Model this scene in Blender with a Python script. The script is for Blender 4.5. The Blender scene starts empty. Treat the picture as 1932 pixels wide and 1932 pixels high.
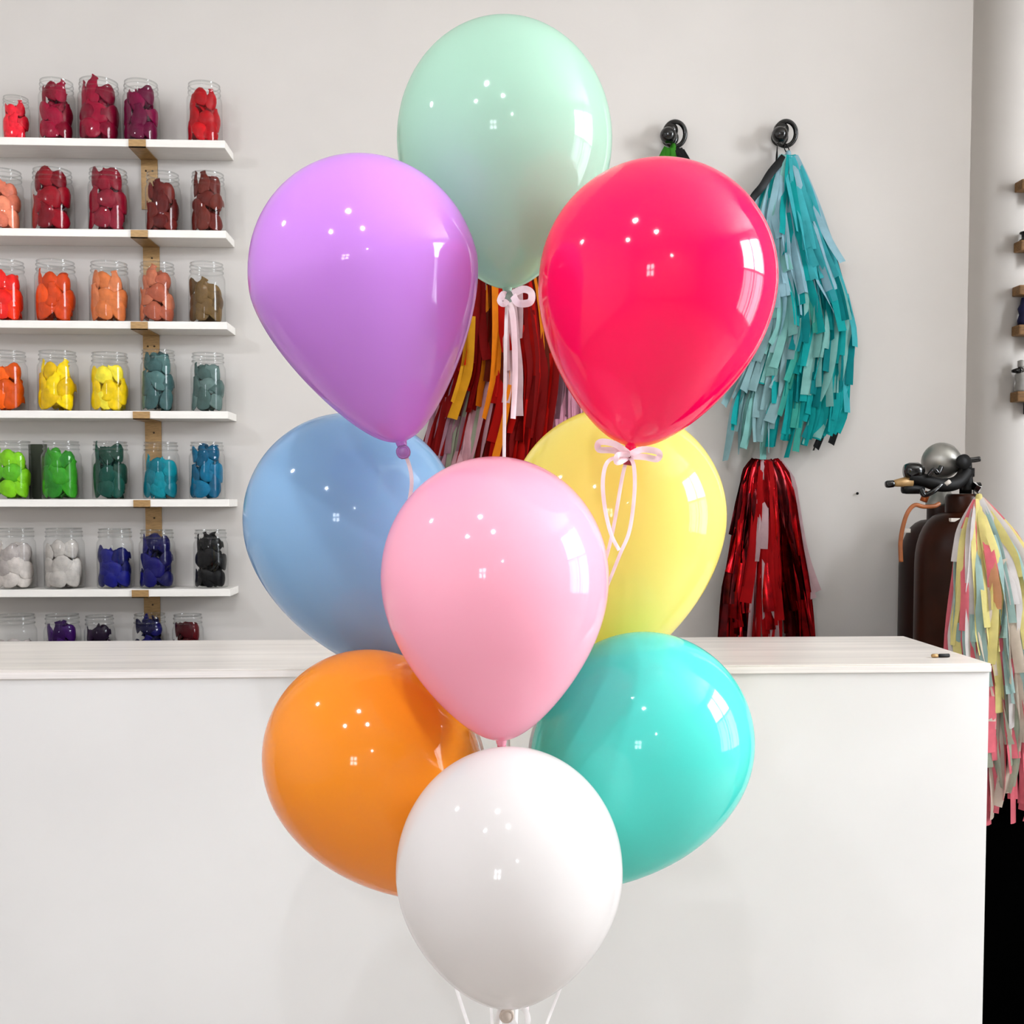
import bpy, bmesh, math, random
from mathutils import Vector, Matrix

random.seed(7)
SC = bpy.context.scene
COL = SC.collection

# ---------------------------------------------------------------- camera
F = 2000.0                                   # focal length in pixels of the 1932 px frame
TILT, YAW = math.atan(0.045), math.atan(0.0455)
SHIFT = 64.0 / 1932.0
CAM = Vector((0.0, 0.0, 1.38))
cd = bpy.data.cameras.new('camera')
cd.sensor_width = 36.0
cd.lens = 36.0 * F / 1932.0
cd.shift_y = SHIFT
cd.clip_start = 0.05
cam = bpy.data.objects.new('camera', cd)
cam.location = CAM
cam.rotation_euler = (math.pi / 2 - TILT, 0.0, -YAW)
COL.objects.link(cam)
SC.camera = cam
RM = cam.rotation_euler.to_matrix()


def at(px, py, Y):
    """point of the room that shows at pixel (px, py) on the plane y = Y"""
    d = RM @ Vector(((px - 966.0) / F, (966.0 - py) / F + SHIFT * 1932.0 / F, -1.0))
    return CAM + d * (Y / d.y)


def to_px(v):
    """pixel at which a point of the room shows"""
    c = RM.transposed() @ (Vector(v) - CAM)
    return (966.0 + F * c.x / -c.z, 966.0 - F * c.y / -c.z + SHIFT * 1932.0)


def ppm(Y):
    """metres per pixel near the plane y = Y"""
    return Y / F


# ---------------------------------------------------------------- world, light, exposure
SC.view_settings.view_transform = 'Standard'
SC.view_settings.look = 'None'
SC.view_settings.gamma = 1.0
SC.view_settings.use_curve_mapping = False
SC.view_settings.exposure = -0.02
SC.cycles.max_bounces = 7
SC.cycles.diffuse_bounces = 4
SC.cycles.transparent_max_bounces = 20
SC.cycles.use_denoising = True
SC.cycles.use_adaptive_sampling = True
SC.cycles.adaptive_threshold = 0.06
SC.cycles.sample_clamp_indirect = 6.0
SC.cycles.caustics_reflective = False
SC.cycles.caustics_refractive = False

w = bpy.data.worlds.new('world')
SC.world = w
w.use_nodes = True
w.node_tree.nodes['Background'].inputs[0].default_value = (0.80, 0.88, 1.0, 1)
w.node_tree.nodes['Background'].inputs[1].default_value = 2.0

WALL_Y, FAR_Y = 3.20, 4.45
CORNER_X = at(1829, 400, WALL_Y).x
LEFT_X, RIGHT_X, FRONT_Y, CEIL_Z = -3.2, 3.9, -4.2, 3.7


def area(name, loc, rot, sx, sy, power, col):
    l = bpy.data.lights.new(name, 'AREA')
    l.shape = 'RECTANGLE'
    l.size, l.size_y = sx, sy
    l.energy = power
    l.color = col
    o = bpy.data.objects.new(name, l)
    o.location = loc
    o.rotation_euler = rot
    COL.objects.link(o)
    return o


# daylight in the openings of the shop windows: the tall side window and the window behind the camera
SIDE_Y0, SIDE_Y1, SIDE_Z0, SIDE_ZM, SIDE_Z1 = 0.35, 3.3, 0.55, 2.10, 3.45
P_UP, P_LOW, P_BACK = 470.0, 120.0, 55.0
BULB = 640.0
hx = RIGHT_X + 0.10
area('daylight_upper_panes', (hx, (SIDE_Y0 + SIDE_Y1) / 2, (SIDE_ZM + SIDE_Z1) / 2), (0, math.pi / 2, 0),
     SIDE_Z1 - SIDE_ZM, SIDE_Y1 - SIDE_Y0, P_UP, (0.90, 0.95, 1.0))
area('daylight_lower_panes', (hx, (SIDE_Y0 + SIDE_Y1) / 2, (SIDE_Z0 + SIDE_ZM) / 2), (0, math.pi / 2, 0),
     SIDE_ZM - SIDE_Z0, SIDE_Y1 - SIDE_Y0, P_LOW, (0.90, 0.95, 1.0))
BACK_WIN = (-1.75, -0.90, 1.45, 2.45)          # x0, x1, z0, z1 of the window behind the camera
area('daylight_rear_window', ((BACK_WIN[0] + BACK_WIN[1]) / 2, FRONT_Y - 0.10, (BACK_WIN[2] + BACK_WIN[3]) / 2),
     (math.pi / 2, 0, 0), BACK_WIN[1] - BACK_WIN[0], BACK_WIN[3] - BACK_WIN[2], P_BACK, (0.90, 0.95, 1.0))


# ---------------------------------------------------------------- materials
def lin(c):
    r = []
    for v in c:
        v = v / 255.0
        r.append(v / 12.92 if v <= 0.04045 else ((v + 0.055) / 1.055) ** 2.4)
    return (r[0], r[1], r[2], 1.0)


def shade(c, k):
    return tuple(max(0, min(255, v * k)) for v in c)


MATS = {}


def mat(name, rgb, rough=0.5, metal=0.0, spec=0.5, var=0.05, scale=30.0, bump=0.0, stretch=None, coat=0.0,
        trans=0.0, emit=None):
    """procedural material: base colour with a small noise variation, optional bump, coat and thin translucency"""
    if name in MATS:
        return MATS[name]
    m = bpy.data.materials.new(name)
    m.use_nodes = True
    nt = m.node_tree
    b = nt.nodes['Principled BSDF']
    tc = nt.nodes.new('ShaderNodeTexCoord')
    mp = nt.nodes.new('ShaderNodeMapping')
    if stretch:
        mp.inputs['Scale'].default_value = stretch
    nz = nt.nodes.new('ShaderNodeTexNoise')
    nz.inputs['Scale'].default_value = scale
    nz.inputs['Detail'].default_value = 4
    nt.links.new(tc.outputs['Object'], mp.inputs['Vector'])
    nt.links.new(mp.outputs['Vector'], nz.inputs['Vector'])
    rp = nt.nodes.new('ShaderNodeValToRGB')
    rp.color_ramp.elements[0].position, rp.color_ramp.elements[1].position = 0.3, 0.7
    rp.color_ramp.elements[0].color = lin(shade(rgb, 1 - var))
    rp.color_ramp.elements[1].color = lin(shade(rgb, 1 + var))
    nt.links.new(nz.outputs['Fac'], rp.inputs['Fac'])
    nt.links.new(rp.outputs['Color'], b.inputs['Base Color'])
    b.inputs['Roughness'].default_value = rough
    b.inputs['Metallic'].default_value = metal
    b.inputs['Specular IOR Level'].default_value = spec
    b.inputs['Coat Weight'].default_value = coat
    b.inputs['Coat Roughness'].default_value = 0.04
    if emit:
        b.inputs['Emission Color'].default_value = lin(emit[0])
        b.inputs['Emission Strength'].default_value = emit[1]
    if bump:
        bp = nt.nodes.new('ShaderNodeBump')
        bp.inputs['Strength'].default_value = bump
        bp.inputs['Distance'].default_value = 0.01
        nt.links.new(nz.outputs['Fac'], bp.inputs['Height'])
        nt.links.new(bp.outputs['Normal'], b.inputs['Normal'])
    if trans:
        tr = nt.nodes.new('ShaderNodeBsdfTranslucent')
        nt.links.new(rp.outputs['Color'], tr.inputs['Color'])
        mx = nt.nodes.new('ShaderNodeMixShader')
        mx.inputs[0].default_value = trans
        nt.links.new(b.outputs[0], mx.inputs[1])
        nt.links.new(tr.outputs[0], mx.inputs[2])
        nt.links.new(mx.outputs[0], nt.nodes['Material Output'].inputs['Surface'])
    MATS[name] = m
    return m


def thin_glass(name, tint=(0.985, 0.99, 0.99, 1), rough=0.02, base=0.018):
    if name in MATS:
        return MATS[name]
    m = bpy.data.materials.new(name)
    m.use_nodes = True
    nt = m.node_tree
    nt.nodes.remove(nt.nodes['Principled BSDF'])
    lw = nt.nodes.new('ShaderNodeLayerWeight')
    lw.inputs['Blend'].default_value = 0.5
    pw = nt.nodes.new('ShaderNodeMath'); pw.operation = 'POWER'; pw.inputs[1].default_value = 3.0
    ma = nt.nodes.new('ShaderNodeMath'); ma.operation = 'MULTIPLY_ADD'
    ma.inputs[1].default_value = 0.8; ma.inputs[2].default_value = base
    tp = nt.nodes.new('ShaderNodeBsdfTransparent'); tp.inputs[0].default_value = tint
    gl = nt.nodes.new('ShaderNodeBsdfGlossy'); gl.inputs['Roughness'].default_value = rough
    mx = nt.nodes.new('ShaderNodeMixShader')
    nt.links.new(lw.outputs['Facing'], pw.inputs[0])
    nt.links.new(pw.outputs[0], ma.inputs[0])
    nt.links.new(ma.outputs[0], mx.inputs[0])
    nt.links.new(tp.outputs[0], mx.inputs[1])
    nt.links.new(gl.outputs[0], mx.inputs[2])
    nt.links.new(mx.outputs[0], nt.nodes['Material Output'].inputs['Surface'])
    MATS[name] = m
    return m


M_WALL = mat('painted_wall', (206, 201, 196), rough=0.75, var=0.012, scale=3.0, bump=0.02)
M_CEIL = mat('painted_ceiling', (226, 221, 214), rough=0.8, var=0.01, scale=4)
M_FLOOR = mat('concrete_floor', (170, 164, 158), rough=0.5, var=0.06, scale=2.5)
M_SHELF = mat('white_board', (236, 232, 226), rough=0.38, var=0.015, scale=12, stretch=(1, 8, 8))
M_COUNTER = mat('white_counter_paint', (228, 226, 224), rough=0.5, var=0.008, scale=4)
M_TOP = mat('whitewashed_top', (222, 215, 208), rough=0.30, var=0.055, scale=2.2, stretch=(1.0, 16, 16), bump=0.03)
M_EDGE = mat('counter_edge', (236, 230, 226), rough=0.45, var=0.03, scale=6, stretch=(1, 20, 60))
M_BRASS = mat('brushed_brass', (160, 126, 80), rough=0.42, metal=0.3, var=0.10, scale=60, stretch=(1, 1, 8))
M_BRASSDARK = mat('screw_hole', (60, 42, 22), rough=0.6)
M_BLACK = mat('gloss_black', (5, 5, 6), rough=0.16, coat=0.2)
M_MATBLACK = mat('matte_black', (7, 6, 6), rough=0.55, spec=0.25)
M_BROWN = mat('dark_brown_paint', (44, 18, 7), rough=0.36, spec=0.15, var=0.22, scale=9)
M_BROWN2 = mat('deep_maroon_paint', (32, 12, 7), rough=0.4, spec=0.2, var=0.2, scale=9)
M_SILVER = mat('satin_steel', (150, 148, 142), rough=0.42, metal=0.75, var=0.06, scale=12)
M_WOOD = mat('oiled_wood', (142, 104, 62), rough=0.5, var=0.18, scale=14, stretch=(1, 8, 8))
M_HOSE = mat('copper_hose', (150, 86, 46), rough=0.4, var=0.1)
M_TAG = mat('white_tag', (214, 206, 196), rough=0.6)
M_RIBBON = mat('white_ribbon', (246, 240, 240), rough=0.35, trans=0.3)
M_RIBBON2 = mat('pale_pink_ribbon', (246, 226, 230), rough=0.35, trans=0.3)
M_GLASS = thin_glass('clear_jar_glass')
M_FRAME = mat('white_window_frame', (228, 226, 222), rough=0.5)


# ---------------------------------------------------------------- object helpers
def tag(o, label=None, cat=None, group=None, kind=None):
    if label:
        o['label'] = label
    if cat:
        o['category'] = cat
    if group:
        o['group'] = group
    if kind:
        o['kind'] = kind
    return o


def empty(name, loc):
    o = bpy.data.objects.new(name, None)
    o.empty_display_size = 0.02
    o.location = loc
    COL.objects.link(o)
    return o


def wloc(o):
    v = Vector((0, 0, 0))
    while o is not None:
        v += o.location
        o = o.parent
    return v


def mk(name, verts, faces, m, parent=None, smooth=True, origin=None):
    """one mesh object from world-space vertices"""
    base = wloc(parent) if parent is not None else Vector((0, 0, 0))
    org = Vector(origin) if origin is not None else (base if parent is not None else Vector((0, 0, 0)))
    me = bpy.data.meshes.new(name)
    me.from_pydata([tuple(Vector(v) - org) for v in verts], [], faces)
    if m is not None:
        me.materials.append(m)
    if smooth:
        me.polygons.foreach_set('use_smooth', [True] * len(me.polygons))
    me.update()
    o = bpy.data.objects.new(name, me)
    o.location = org - base
    COL.objects.link(o)
    if parent is not None:
        o.parent = parent
    return o


def from_bm(name, bm, m, parent=None, smooth=False, origin=None):
    bmesh.ops.recalc_face_normals(bm, faces=bm.faces)
    bm.verts.index_update()
    vs = [v.co.copy() for v in bm.verts]
    fs = [[v.index for v in f.verts] for f in bm.faces]
    bm.free()
    return mk(name, vs, fs, m, parent, smooth, origin)


def box_bm(bm, p0, p1, bevel=0.0):
    g = bmesh.ops.create_cube(bm, size=1.0)
    c = [(a + b) / 2 for a, b in zip(p0, p1)]
    s = [abs(b - a) for a, b in zip(p0, p1)]
    for v in g['verts']:
        v.co = Vector((c[0] + v.co.x * s[0], c[1] + v.co.y * s[1], c[2] + v.co.z * s[2]))
    if bevel:
        ed = list({e for v in g['verts'] for e in v.link_edges})
        bmesh.ops.bevel(bm, geom=ed, offset=bevel, segments=2, affect='EDGES', profile=0.6)


def box(name, p0, p1, m, parent=None, bevel=0.0, origin=None):
    bm = bmesh.new()
    box_bm(bm, p0, p1, bevel)
    return from_bm(name, bm, m, parent, False, origin)


def lathe_data(profile, segs, mtx=None, close=False):
    vs, fs, rings = [], [], []
    for r, z in profile:
        if r < 1e-6:
            rings.append([len(vs)])
            vs.append(Vector((0, 0, z)))
        else:
            rings.append(list(range(len(vs), len(vs) + segs)))
            for k in range(segs):
                a = 2 * math.pi * k / segs
                vs.append(Vector((r * math.cos(a), r * math.sin(a), z)))
    for a, b in zip(rings, rings[1:]):
        for k in range(segs):
            k2 = (k + 1) % segs
            if len(a) == 1 and len(b) == 1:
                continue
            if len(a) == 1:
                fs.append([a[0], b[k2], b[k]])
            elif len(b) == 1:
                fs.append([a[k], a[k2], b[0]])
            else:
                fs.append([a[k], a[k2], b[k2], b[k]])
    if mtx is not None:
        vs = [mtx @ v for v in vs]
    return vs, fs


def axis_matrix(origin, axis):
    """local z along axis, placed at origin"""
    z = Vector(axis).normalized()
    x = Vector((0, 1, 0)).cross(z)
    if x.length < 1e-4:
        x = Vector((1, 0, 0))
    x.normalize()
    y = z.cross(x)
    m = Matrix((x, y, z)).transposed().to_4x4()
    m.translation = Vector(origin)
    return m


def lathe(name, profile, segs, m, origin, axis=(0, 0, 1), parent=None, smooth=True, own=None):
    vs, fs = lathe_data(profile, segs, axis_matrix(origin, axis))
    return mk(name, vs, fs, m, parent, smooth, own)


def catmull(pts, n=6):
    pts = [Vector(p) for p in pts]
    if len(pts) < 3:
        return [pts[0].lerp(pts[-1], k / n) for k in range(n + 1)]
    out = []
    for i in range(len(pts) - 1):
        p0 = pts[max(i - 1, 0)]; p1 = pts[i]; p2 = pts[i + 1]; p3 = pts[min(i + 2, len(pts) - 1)]
        for k in range(n):
            t = k / n
            out.append(0.5 * ((2 * p1) + (p2 - p0) * t + (2 * p0 - 5 * p1 + 4 * p2 - p3) * t * t +
                              (3 * p1 - p0 - 3 * p2 + p3) * t ** 3))
    out.append(pts[-1])
    return out


def tube(name, pts, r, m, parent=None, segs=8, n=6, closed=False, own=None):
    path = catmull(pts, n)
    vs, fs = [], []
    up = Vector((0.13, 0.92, 0.37)).normalized()
    N = len(path)
    for i, p in enumerate(path):
        t = (path[min(i + 1, N - 1)] - path[max(i - 1, 0)])
        if closed and i in (0, N - 1):
            t = path[1] - path[-2]
        t.normalize()
        a = t.cross(up).normalized()
        b = t.cross(a)
        for k in range(segs):
            an = 2 * math.pi * k / segs
            vs.append(p + (a * math.cos(an) + b * math.sin(an)) * r)
    for i in range(N - 1):
        for k in range(segs):
            k2 = (k + 1) % segs
            fs.append([i * segs + k, i * segs + k2, (i + 1) * segs + k2, (i + 1) * segs + k])
    if not closed:
        fs.append(list(range(segs))[::-1])
        fs.append([(N - 1) * segs + k for k in range(segs)])
    return mk(name, vs, fs, m, parent, True, own)


def ribbon(name, pts, width, m, parent=None, n=6, twist=0.0, twist0=0.0, wave=0.0):
    """flat band along a path, facing the room's front, with a slow twist"""
    path = catmull(pts, n)
    vs, fs = [], []
    N = len(path)
    for i, p in enumerate(path):
        t = (path[min(i + 1, N - 1)] - path[max(i - 1, 0)]).normalized()
        side = t.cross(Vector((0, -1, 0)))
        if side.length < 0.05:
            side = Vector((1, 0, 0))
        side.normalize()
        nrm = side.cross(t)
        u = i / (N - 1)
        an = twist0 + twist * u
        d = side * math.cos(an) + nrm * math.sin(an)
        wd = width[0] + (width[1] - width[0]) * u if isinstance(width, tuple) else width
        off = nrm * (wave * math.sin(u * 9.0))
        vs += [p - d * wd / 2 + off, p + nrm * (wd * 0.10) + off, p + d * wd / 2 + off]
    for i in range(N - 1):
        a = i * 3
        fs += [[a, a + 1, a + 4, a + 3], [a + 1, a + 2, a + 5, a + 4]]
    return mk(name, vs, fs, m, parent, True)


# ================================================================ the room
def slab(name, p0, p1, m):
    o = box(name, p0, p1, m, origin=[(a + b) / 2 for a, b in zip(p0, p1)])
    return tag(o, kind='structure')


T = 0.12
slab('floor', (LEFT_X - T, FRONT_Y - T, -0.10), (RIGHT_X + T, FAR_Y + T, 0.0), M_FLOOR)
slab('ceiling', (LEFT_X - T, FRONT_Y - T, CEIL_Z), (RIGHT_X + T, FAR_Y + T, CEIL_Z + 0.1), M_CEIL)
slab('wall_back', (LEFT_X - T, WALL_Y, 0), (CORNER_X, WALL_Y + T, CEIL_Z), M_WALL)
slab('wall_return', (CORNER_X - T, WALL_Y + T, 0), (CORNER_X, FAR_Y + T, CEIL_Z), M_WALL)
slab('wall_alcove', (CORNER_X, FAR_Y, 0), (RIGHT_X + T, FAR_Y + T, CEIL_Z), M_WALL)
slab('wall_light_block', (2.60, 2.02, 0), (2.60 + T, 4.06, CEIL_Z), M_WALL)  # added unseen partition, blocks side-window light from the right wall and alcove
slab('wall_left', (LEFT_X - T, FRONT_Y, 0), (LEFT_X, WALL_Y, CEIL_Z), M_WALL)


def holed_wall(name, axis, fixed, a0, a1, hole, m):
    """wall with one rectangular opening: four blocks in one mesh"""
    h0, h1, z0, z1 = hole
    bm = bmesh.new()
    for (u0, u1, v0, v1) in ((a0, h0, 0, CEIL_Z), (h1, a1, 0, CEIL_Z), (h0, h1, 0, z0), (h0, h1, z1, CEIL_Z)):
        if axis == 'x':
            box_bm(bm, (fixed, u0, v0), (fixed + T, u1, v1))
        else:
            box_bm(bm, (u0, fixed - T, v0), (u1, fixed, v1))
    o = from_bm(name, bm, m)
    return tag(o, kind='structure')


holed_wall('wall_right', 'x', RIGHT_X, FRONT_Y - T, FAR_Y, (SIDE_Y0, SIDE_Y1, SIDE_Z0, SIDE_Z1), M_WALL)
holed_wall('wall_front', 'y', FRONT_Y, LEFT_X - T, RIGHT_X, BACK_WIN, M_WALL)

# window frames with mullions
win = tag(empty('window_1', (RIGHT_X, (SIDE_Y0 + SIDE_Y1) / 2, SIDE_Z0)), kind='structure')
fw = 0.05
for z in (SIDE_Z0 + fw, SIDE_ZM, SIDE_Z1 - fw):
    box('rail', (RIGHT_X - 0.02, SIDE_Y0, z - fw), (RIGHT_X + 0.05, SIDE_Y1, z + fw), M_FRAME, win)
for k in range(4):
    y = SIDE_Y0 + fw + (SIDE_Y1 - SIDE_Y0 - 2 * fw) * k / 3
    box('mullion', (RIGHT_X - 0.02, y - fw, SIDE_Z0), (RIGHT_X + 0.05, y + fw, SIDE_Z1), M_FRAME, win)
for k in range(6):
    y = SIDE_Y0 + (SIDE_Y1 - SIDE_Y0) * (k + 0.5) / 6
    box('glazing_bar', (RIGHT_X + 0.0, y - 0.025, SIDE_Z0), (RIGHT_X + 0.03, y + 0.025, SIDE_ZM), M_FRAME, win)
win = tag(empty('window_2', ((BACK_WIN[0] + BACK_WIN[1]) / 2, FRONT_Y, BACK_WIN[2])), kind='structure')
for x in (BACK_WIN[0] + fw, (BACK_WIN[0] + BACK_WIN[1]) / 2, BACK_WIN[1] - fw):
    box('mullion', (x - fw, FRONT_Y - 0.05, BACK_WIN[2]), (x + fw, FRONT_Y + 0.02, BACK_WIN[3]), M_FRAME, win)
for z in (BACK_WIN[2] + fw, (BACK_WIN[2] + BACK_WIN[3]) / 2, BACK_WIN[3] - fw):
    box('rail', (BACK_WIN[0], FRONT_Y - 0.05, z - fw), (BACK_WIN[1], FRONT_Y + 0.02, z + fw), M_FRAME, win)

# ceiling spot lamps: the small bright points mirrored in every balloon
M_BULB = mat('lamp_bulb', (255, 246, 230), emit=((242, 247, 255), BULB))
LAMPS = [((-1.75, 1.35), 'nearest the jar shelves'), ((-0.35, 0.5), 'nearest the balloons'), ((-0.05, -0.15), 'over the middle of the shop'),
         ((-1.0, -0.2), 'left of the middle of the shop'), ((0.5, -3.2), 'deepest in the shop')]
for (x, y), where in LAMPS:
    r = tag(empty('pendant_lamp', (x, y, CEIL_Z)), 'small white pendant lamp ' + where, 'lamp', 'pendant lamps')
    lathe('canopy', [(0, 0), (0.06, 0), (0.06, -0.02), (0.012, -0.03), (0.012, -0.88), (0.05, -0.90), (0.055, -1.00),
                     (0.05, -1.00), (0.045, -0.92)], 20, M_FRAME, (x, y, CEIL_Z), parent=r)
    lathe('bulb', [(0, -1.045), (0.022, -1.04), (0.035, -1.02), (0.037, -0.995), (0.02, -0.96), (0, -0.95)], 16, M_BULB,
          (x, y, CEIL_Z), parent=r)
# ================================================================ counter
CF, CB = 2.10, 2.525
c_top = at(1868, 1251, CF)
CX1, CZ = c_top.x, c_top.z
CX0 = -1.75
counter = tag(empty('shop_counter', ((CX0 + CX1) / 2, (CF + CB) / 2, 0)),
              'long plain white shop counter standing behind the balloon bouquet', 'counter')
box('worktop', (CX0, CF - 0.004, CZ - 0.018), (CX1, CB, CZ), M_TOP, counter, bevel=0.002)
box('edge_strip', (CX0, CF - 0.0055, CZ - 0.0165), (CX1 + 0.0005, CF - 0.0035, CZ - 0.0045), M_EDGE, counter)
box('front_panel', (CX0, CF, 0.0), (CX1 - 0.001, CF + 0.02, CZ - 0.018), M_COUNTER, counter)
box('end_panel', (CX1 - 0.021, CF + 0.02, 0.0), (CX1 - 0.001, CB - 0.004, CZ - 0.018), M_COUNTER, counter)
box('end_panel', (CX0, CF + 0.02, 0.0), (CX0 + 0.02, CB - 0.004, CZ - 0.018), M_COUNTER, counter)
box('back_panel', (CX0 + 0.02, CB - 0.02, 0.0), (CX1 - 0.021, CB - 0.004, CZ - 0.018), M_COUNTER, counter)

# small black and brass pin lying on the counter top
d = RM @ Vector(((1770 - 966) / F, (966 - 1241) / F + SHIFT * 1932 / F, -1))
pin = CAM + d * ((CZ - CAM.z) / d.z)
pr = tag(empty('pencil_stub', (pin.x, pin.y, CZ)), 'tiny black pencil stub with a brass end on the counter top', 'pencil')
lathe('barrel', [(0, 0), (0.0035, 0.001), (0.004, 0.003), (0.004, 0.024), (0, 0.025)], 8, M_MATBLACK,
      (pin.x + 0.0, pin.y, CZ + 0.0045), (1, 0.05, 0), pr)
lathe('ferrule', [(0, 0), (0.003, 0), (0.0042, 0.002), (0.0042, 0.013), (0, 0.0135)], 8, M_BRASS,
      (pin.x - 0.0145, pin.y - 0.0007, CZ + 0.0045), (1, 0.05, 0), pr)

# ================================================================ jar shelves on the back wall
SH_F = 3.085                                         # front of the boards
SH_T = 0.0215
SH_X1 = at(428, 600, SH_F).x
SH_X0 = -1.95
ROW_NAME = ['top', 'second', 'third', 'fourth', 'fifth', 'sixth', 'lowest']
SH_PY = [261.5, 432.5, 605.5, 775.0, 942.0, 1112.0, 1279.0]
SH_Z = [at(214, y, SH_F).z for y in SH_PY]
BR_PX = [(243, 274), (247, 277), (247, 279), (251, 282), (252, 282), (249, 279), (250, 280)]
shelf_label = ['topmost white wall shelf with brass bracket holding red and crimson jars',
               'second white wall shelf from the top with maroon and brown jars',
               'third white wall shelf from the top with orange and tan jars',
               'fourth white wall shelf from the top with yellow and grey jars',
               'fifth white wall shelf from the top with green and turquoise jars',
               'sixth white wall shelf from the top with white and navy jars',
               'lowest white wall shelf, hidden behind the counter edge']
for i, z in enumerate(SH_Z):
    r = tag(empty('wall_shelf', ((SH_X0 + SH_X1) / 2, WALL_Y, z - SH_T)), shelf_label[i], 'shelf', 'white jar shelves')
    box('board', (SH_X0, SH_F, z - SH_T), (SH_X1, WALL_Y - 0.0005, z), M_SHELF, r, bevel=0.0015)
    xa = at(BR_PX[i][0], SH_PY[i], SH_F).x
    wd = 0.0475
    for x in (xa, SH_X0 + 0.2):
        bm = bmesh.new()
        t = 0.003
        box_bm(bm, (x, SH_F - 0.0035, z - SH_T - t), (x + wd, SH_F - 0.0005, z - 0.002))            # front lip
        box_bm(bm, (x, SH_F - 0.0035, z - SH_T - t), (x + wd, WALL_Y - 0.001, z - SH_T - 0.0003))    # strap
        box_bm(bm, (x, WALL_Y - 0.0045, z - SH_T - 0.145), (x + wd, WALL_Y - 0.001, z - SH_T - t))   # wall plate
        b = from_bm('bracket', bm, M_BRASS, r)
        hs = [(0.3, 0.022), (0.7, 0.022)] if i in (0, 2) else [(0.55, 0.022)]
        for u, dz in hs:
            lathe('screw', [(0, 0.0), (0.0028, 0.0), (0.0028, 0.0016), (0, 0.0018)], 8, M_BRASSDARK,
                  (x + wd * u, WALL_Y - 0.0045, z - SH_T - dz - 0.012), (0, -1, 0), b)

# ---------------------------------------------------------------- jars of uninflated balloons
JAR_PROFILE = [(0, 0), (0.9, 0), (0.98, 0.012), (1, 0.035), (1, 0.72), (0.985, 0.76), (0.93, 0.795), (0.885, 0.81),
               (0.88, 0.845), (0.915, 0.852), (0.915, 0.872), (0.88, 0.88), (0.88, 0.92), (0.915, 0.927), (0.915, 0.945),
               (0.88, 0.952), (0.88, 0.992)]
RIM_PROFILE = [(0.88, 0.985), (0.905, 0.99), (0.905, 1.0), (0.85, 1.0), (0.85, 0.97)]


def base_mesh(name, prof, segs, m):
    vs, fs = lathe_data(prof, segs)
    me = bpy.data.meshes.new(name)
    me.from_pydata([tuple(v) for v in vs], [], fs)
    me.materials.append(m)
    me.polygons.foreach_set('use_smooth', [True] * len(me.polygons))
    me.update()
    return me


ME_JAR = base_mesh('jar', JAR_PROFILE, 36, M_GLASS)
M_RIM = thin_glass('thick_jar_glass', tint=(0.86, 0.865, 0.86, 1), base=0.05)
ME_RIM = base_mesh('rim', RIM_PROFILE, 36, M_RIM)
ME_RING = base_mesh('thread_ring', [(0.90, 0.848), (0.93, 0.853), (0.93, 0.871), (0.90, 0.876)], 36, M_RIM)
ME_RING2 = base_mesh('thread_ring', [(0.90, 0.924), (0.93, 0.928), (0.93, 0.944), (0.90, 0.949)], 36, M_RIM)


def vivid(c, k=1.22):
    g = sum(c) / 3.0
    return tuple(max(0, min(255, g + (v - g) * k)) for v in c)


def limp_shape(seed):
    """a soft, uninflated balloon: flat drop-shaped pouch with a neck and rolled lip, folded along its length"""
    rnd = random.Random(seed)
    prof = [(0, -0.5), (0.17, -0.45), (0.27, -0.30), (0.30, -0.12), (0.27, 0.06), (0.19, 0.20), (0.12, 0.30),
            (0.10, 0.42), (0.13, 0.46), (0.12, 0.50), (0, 0.5)]
    vs, fs = lathe_data(prof, 10)
    b1, b2, tw = rnd.uniform(0.5, 1.3), rnd.uniform(-0.5, 0.5), rnd.uniform(-0.8, 0.8)
    out = []
    for v in vs:
        x, y, z = v.x * 1.15, v.y * 0.36, v.z
        y += 0.05 * math.sin(7 * x + seed) * (1 - abs(z))
        a = tw * z
        x, y = x * math.cos(a) - y * math.sin(a), x * math.sin(a) + y * math.cos(a)
        y += b1 * (z * z) * 0.55 + b2 * x * z
        x += 0.12 * math.sin(3 * z + seed)
        out.append((x, y, z))
    return out, fs


LIMP = [limp_shape(s) for s in range(1, 6)]


def pressed_shape(seed):
    """an uninflated balloon pressed against the inside of a jar of radius 1 (jar axis = local z, room side = -y)"""
    rnd = random.Random(seed * 31)
    prof = [(0, -0.62), (0.20, -0.58), (0.36, -0.42), (0.43, -0.18), (0.41, 0.04), (0.31, 0.24), (0.19, 0.38),
            (0.15, 0.52), (0.19, 0.57), (0.17, 0.62), (0, 0.62)]
    vs, fs = lathe_data(prof, 12)
    roll = rnd.uniform(-1.5, 1.5)
    f1, f2, ph = rnd.uniform(3, 6), rnd.uniform(2, 5), rnd.uniform(0, 6.28)
    out = []
    for v in vs:
        x, h, z = v.x * 1.15, -v.y * 0.20, v.z * 1.05
        x += 0.10 * math.sin(3.0 * z + ph)
        h += 0.03 * math.sin(f1 * x + f2 * z + ph)
        x, z = x * math.cos(roll) - z * math.sin(roll), x * math.sin(roll) + z * math.cos(roll)
        r = min(0.968, 0.875 + h)
        a = x / 0.88
        out.append((r * math.sin(a), -r * math.cos(a), z))
    return out, fs


PRESSED = [pressed_shape(s) for s in range(1, 9)]


def limp_mesh(k, m):
    vs, fs = PRESSED[k]
    me = bpy.data.meshes.new('uninflated_balloon')
    me.from_pydata(vs, [], fs)
    me.materials.append(m)
    me.polygons.foreach_set('use_smooth', [True] * len(me.polygons))
    me.update()
    return me


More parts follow.
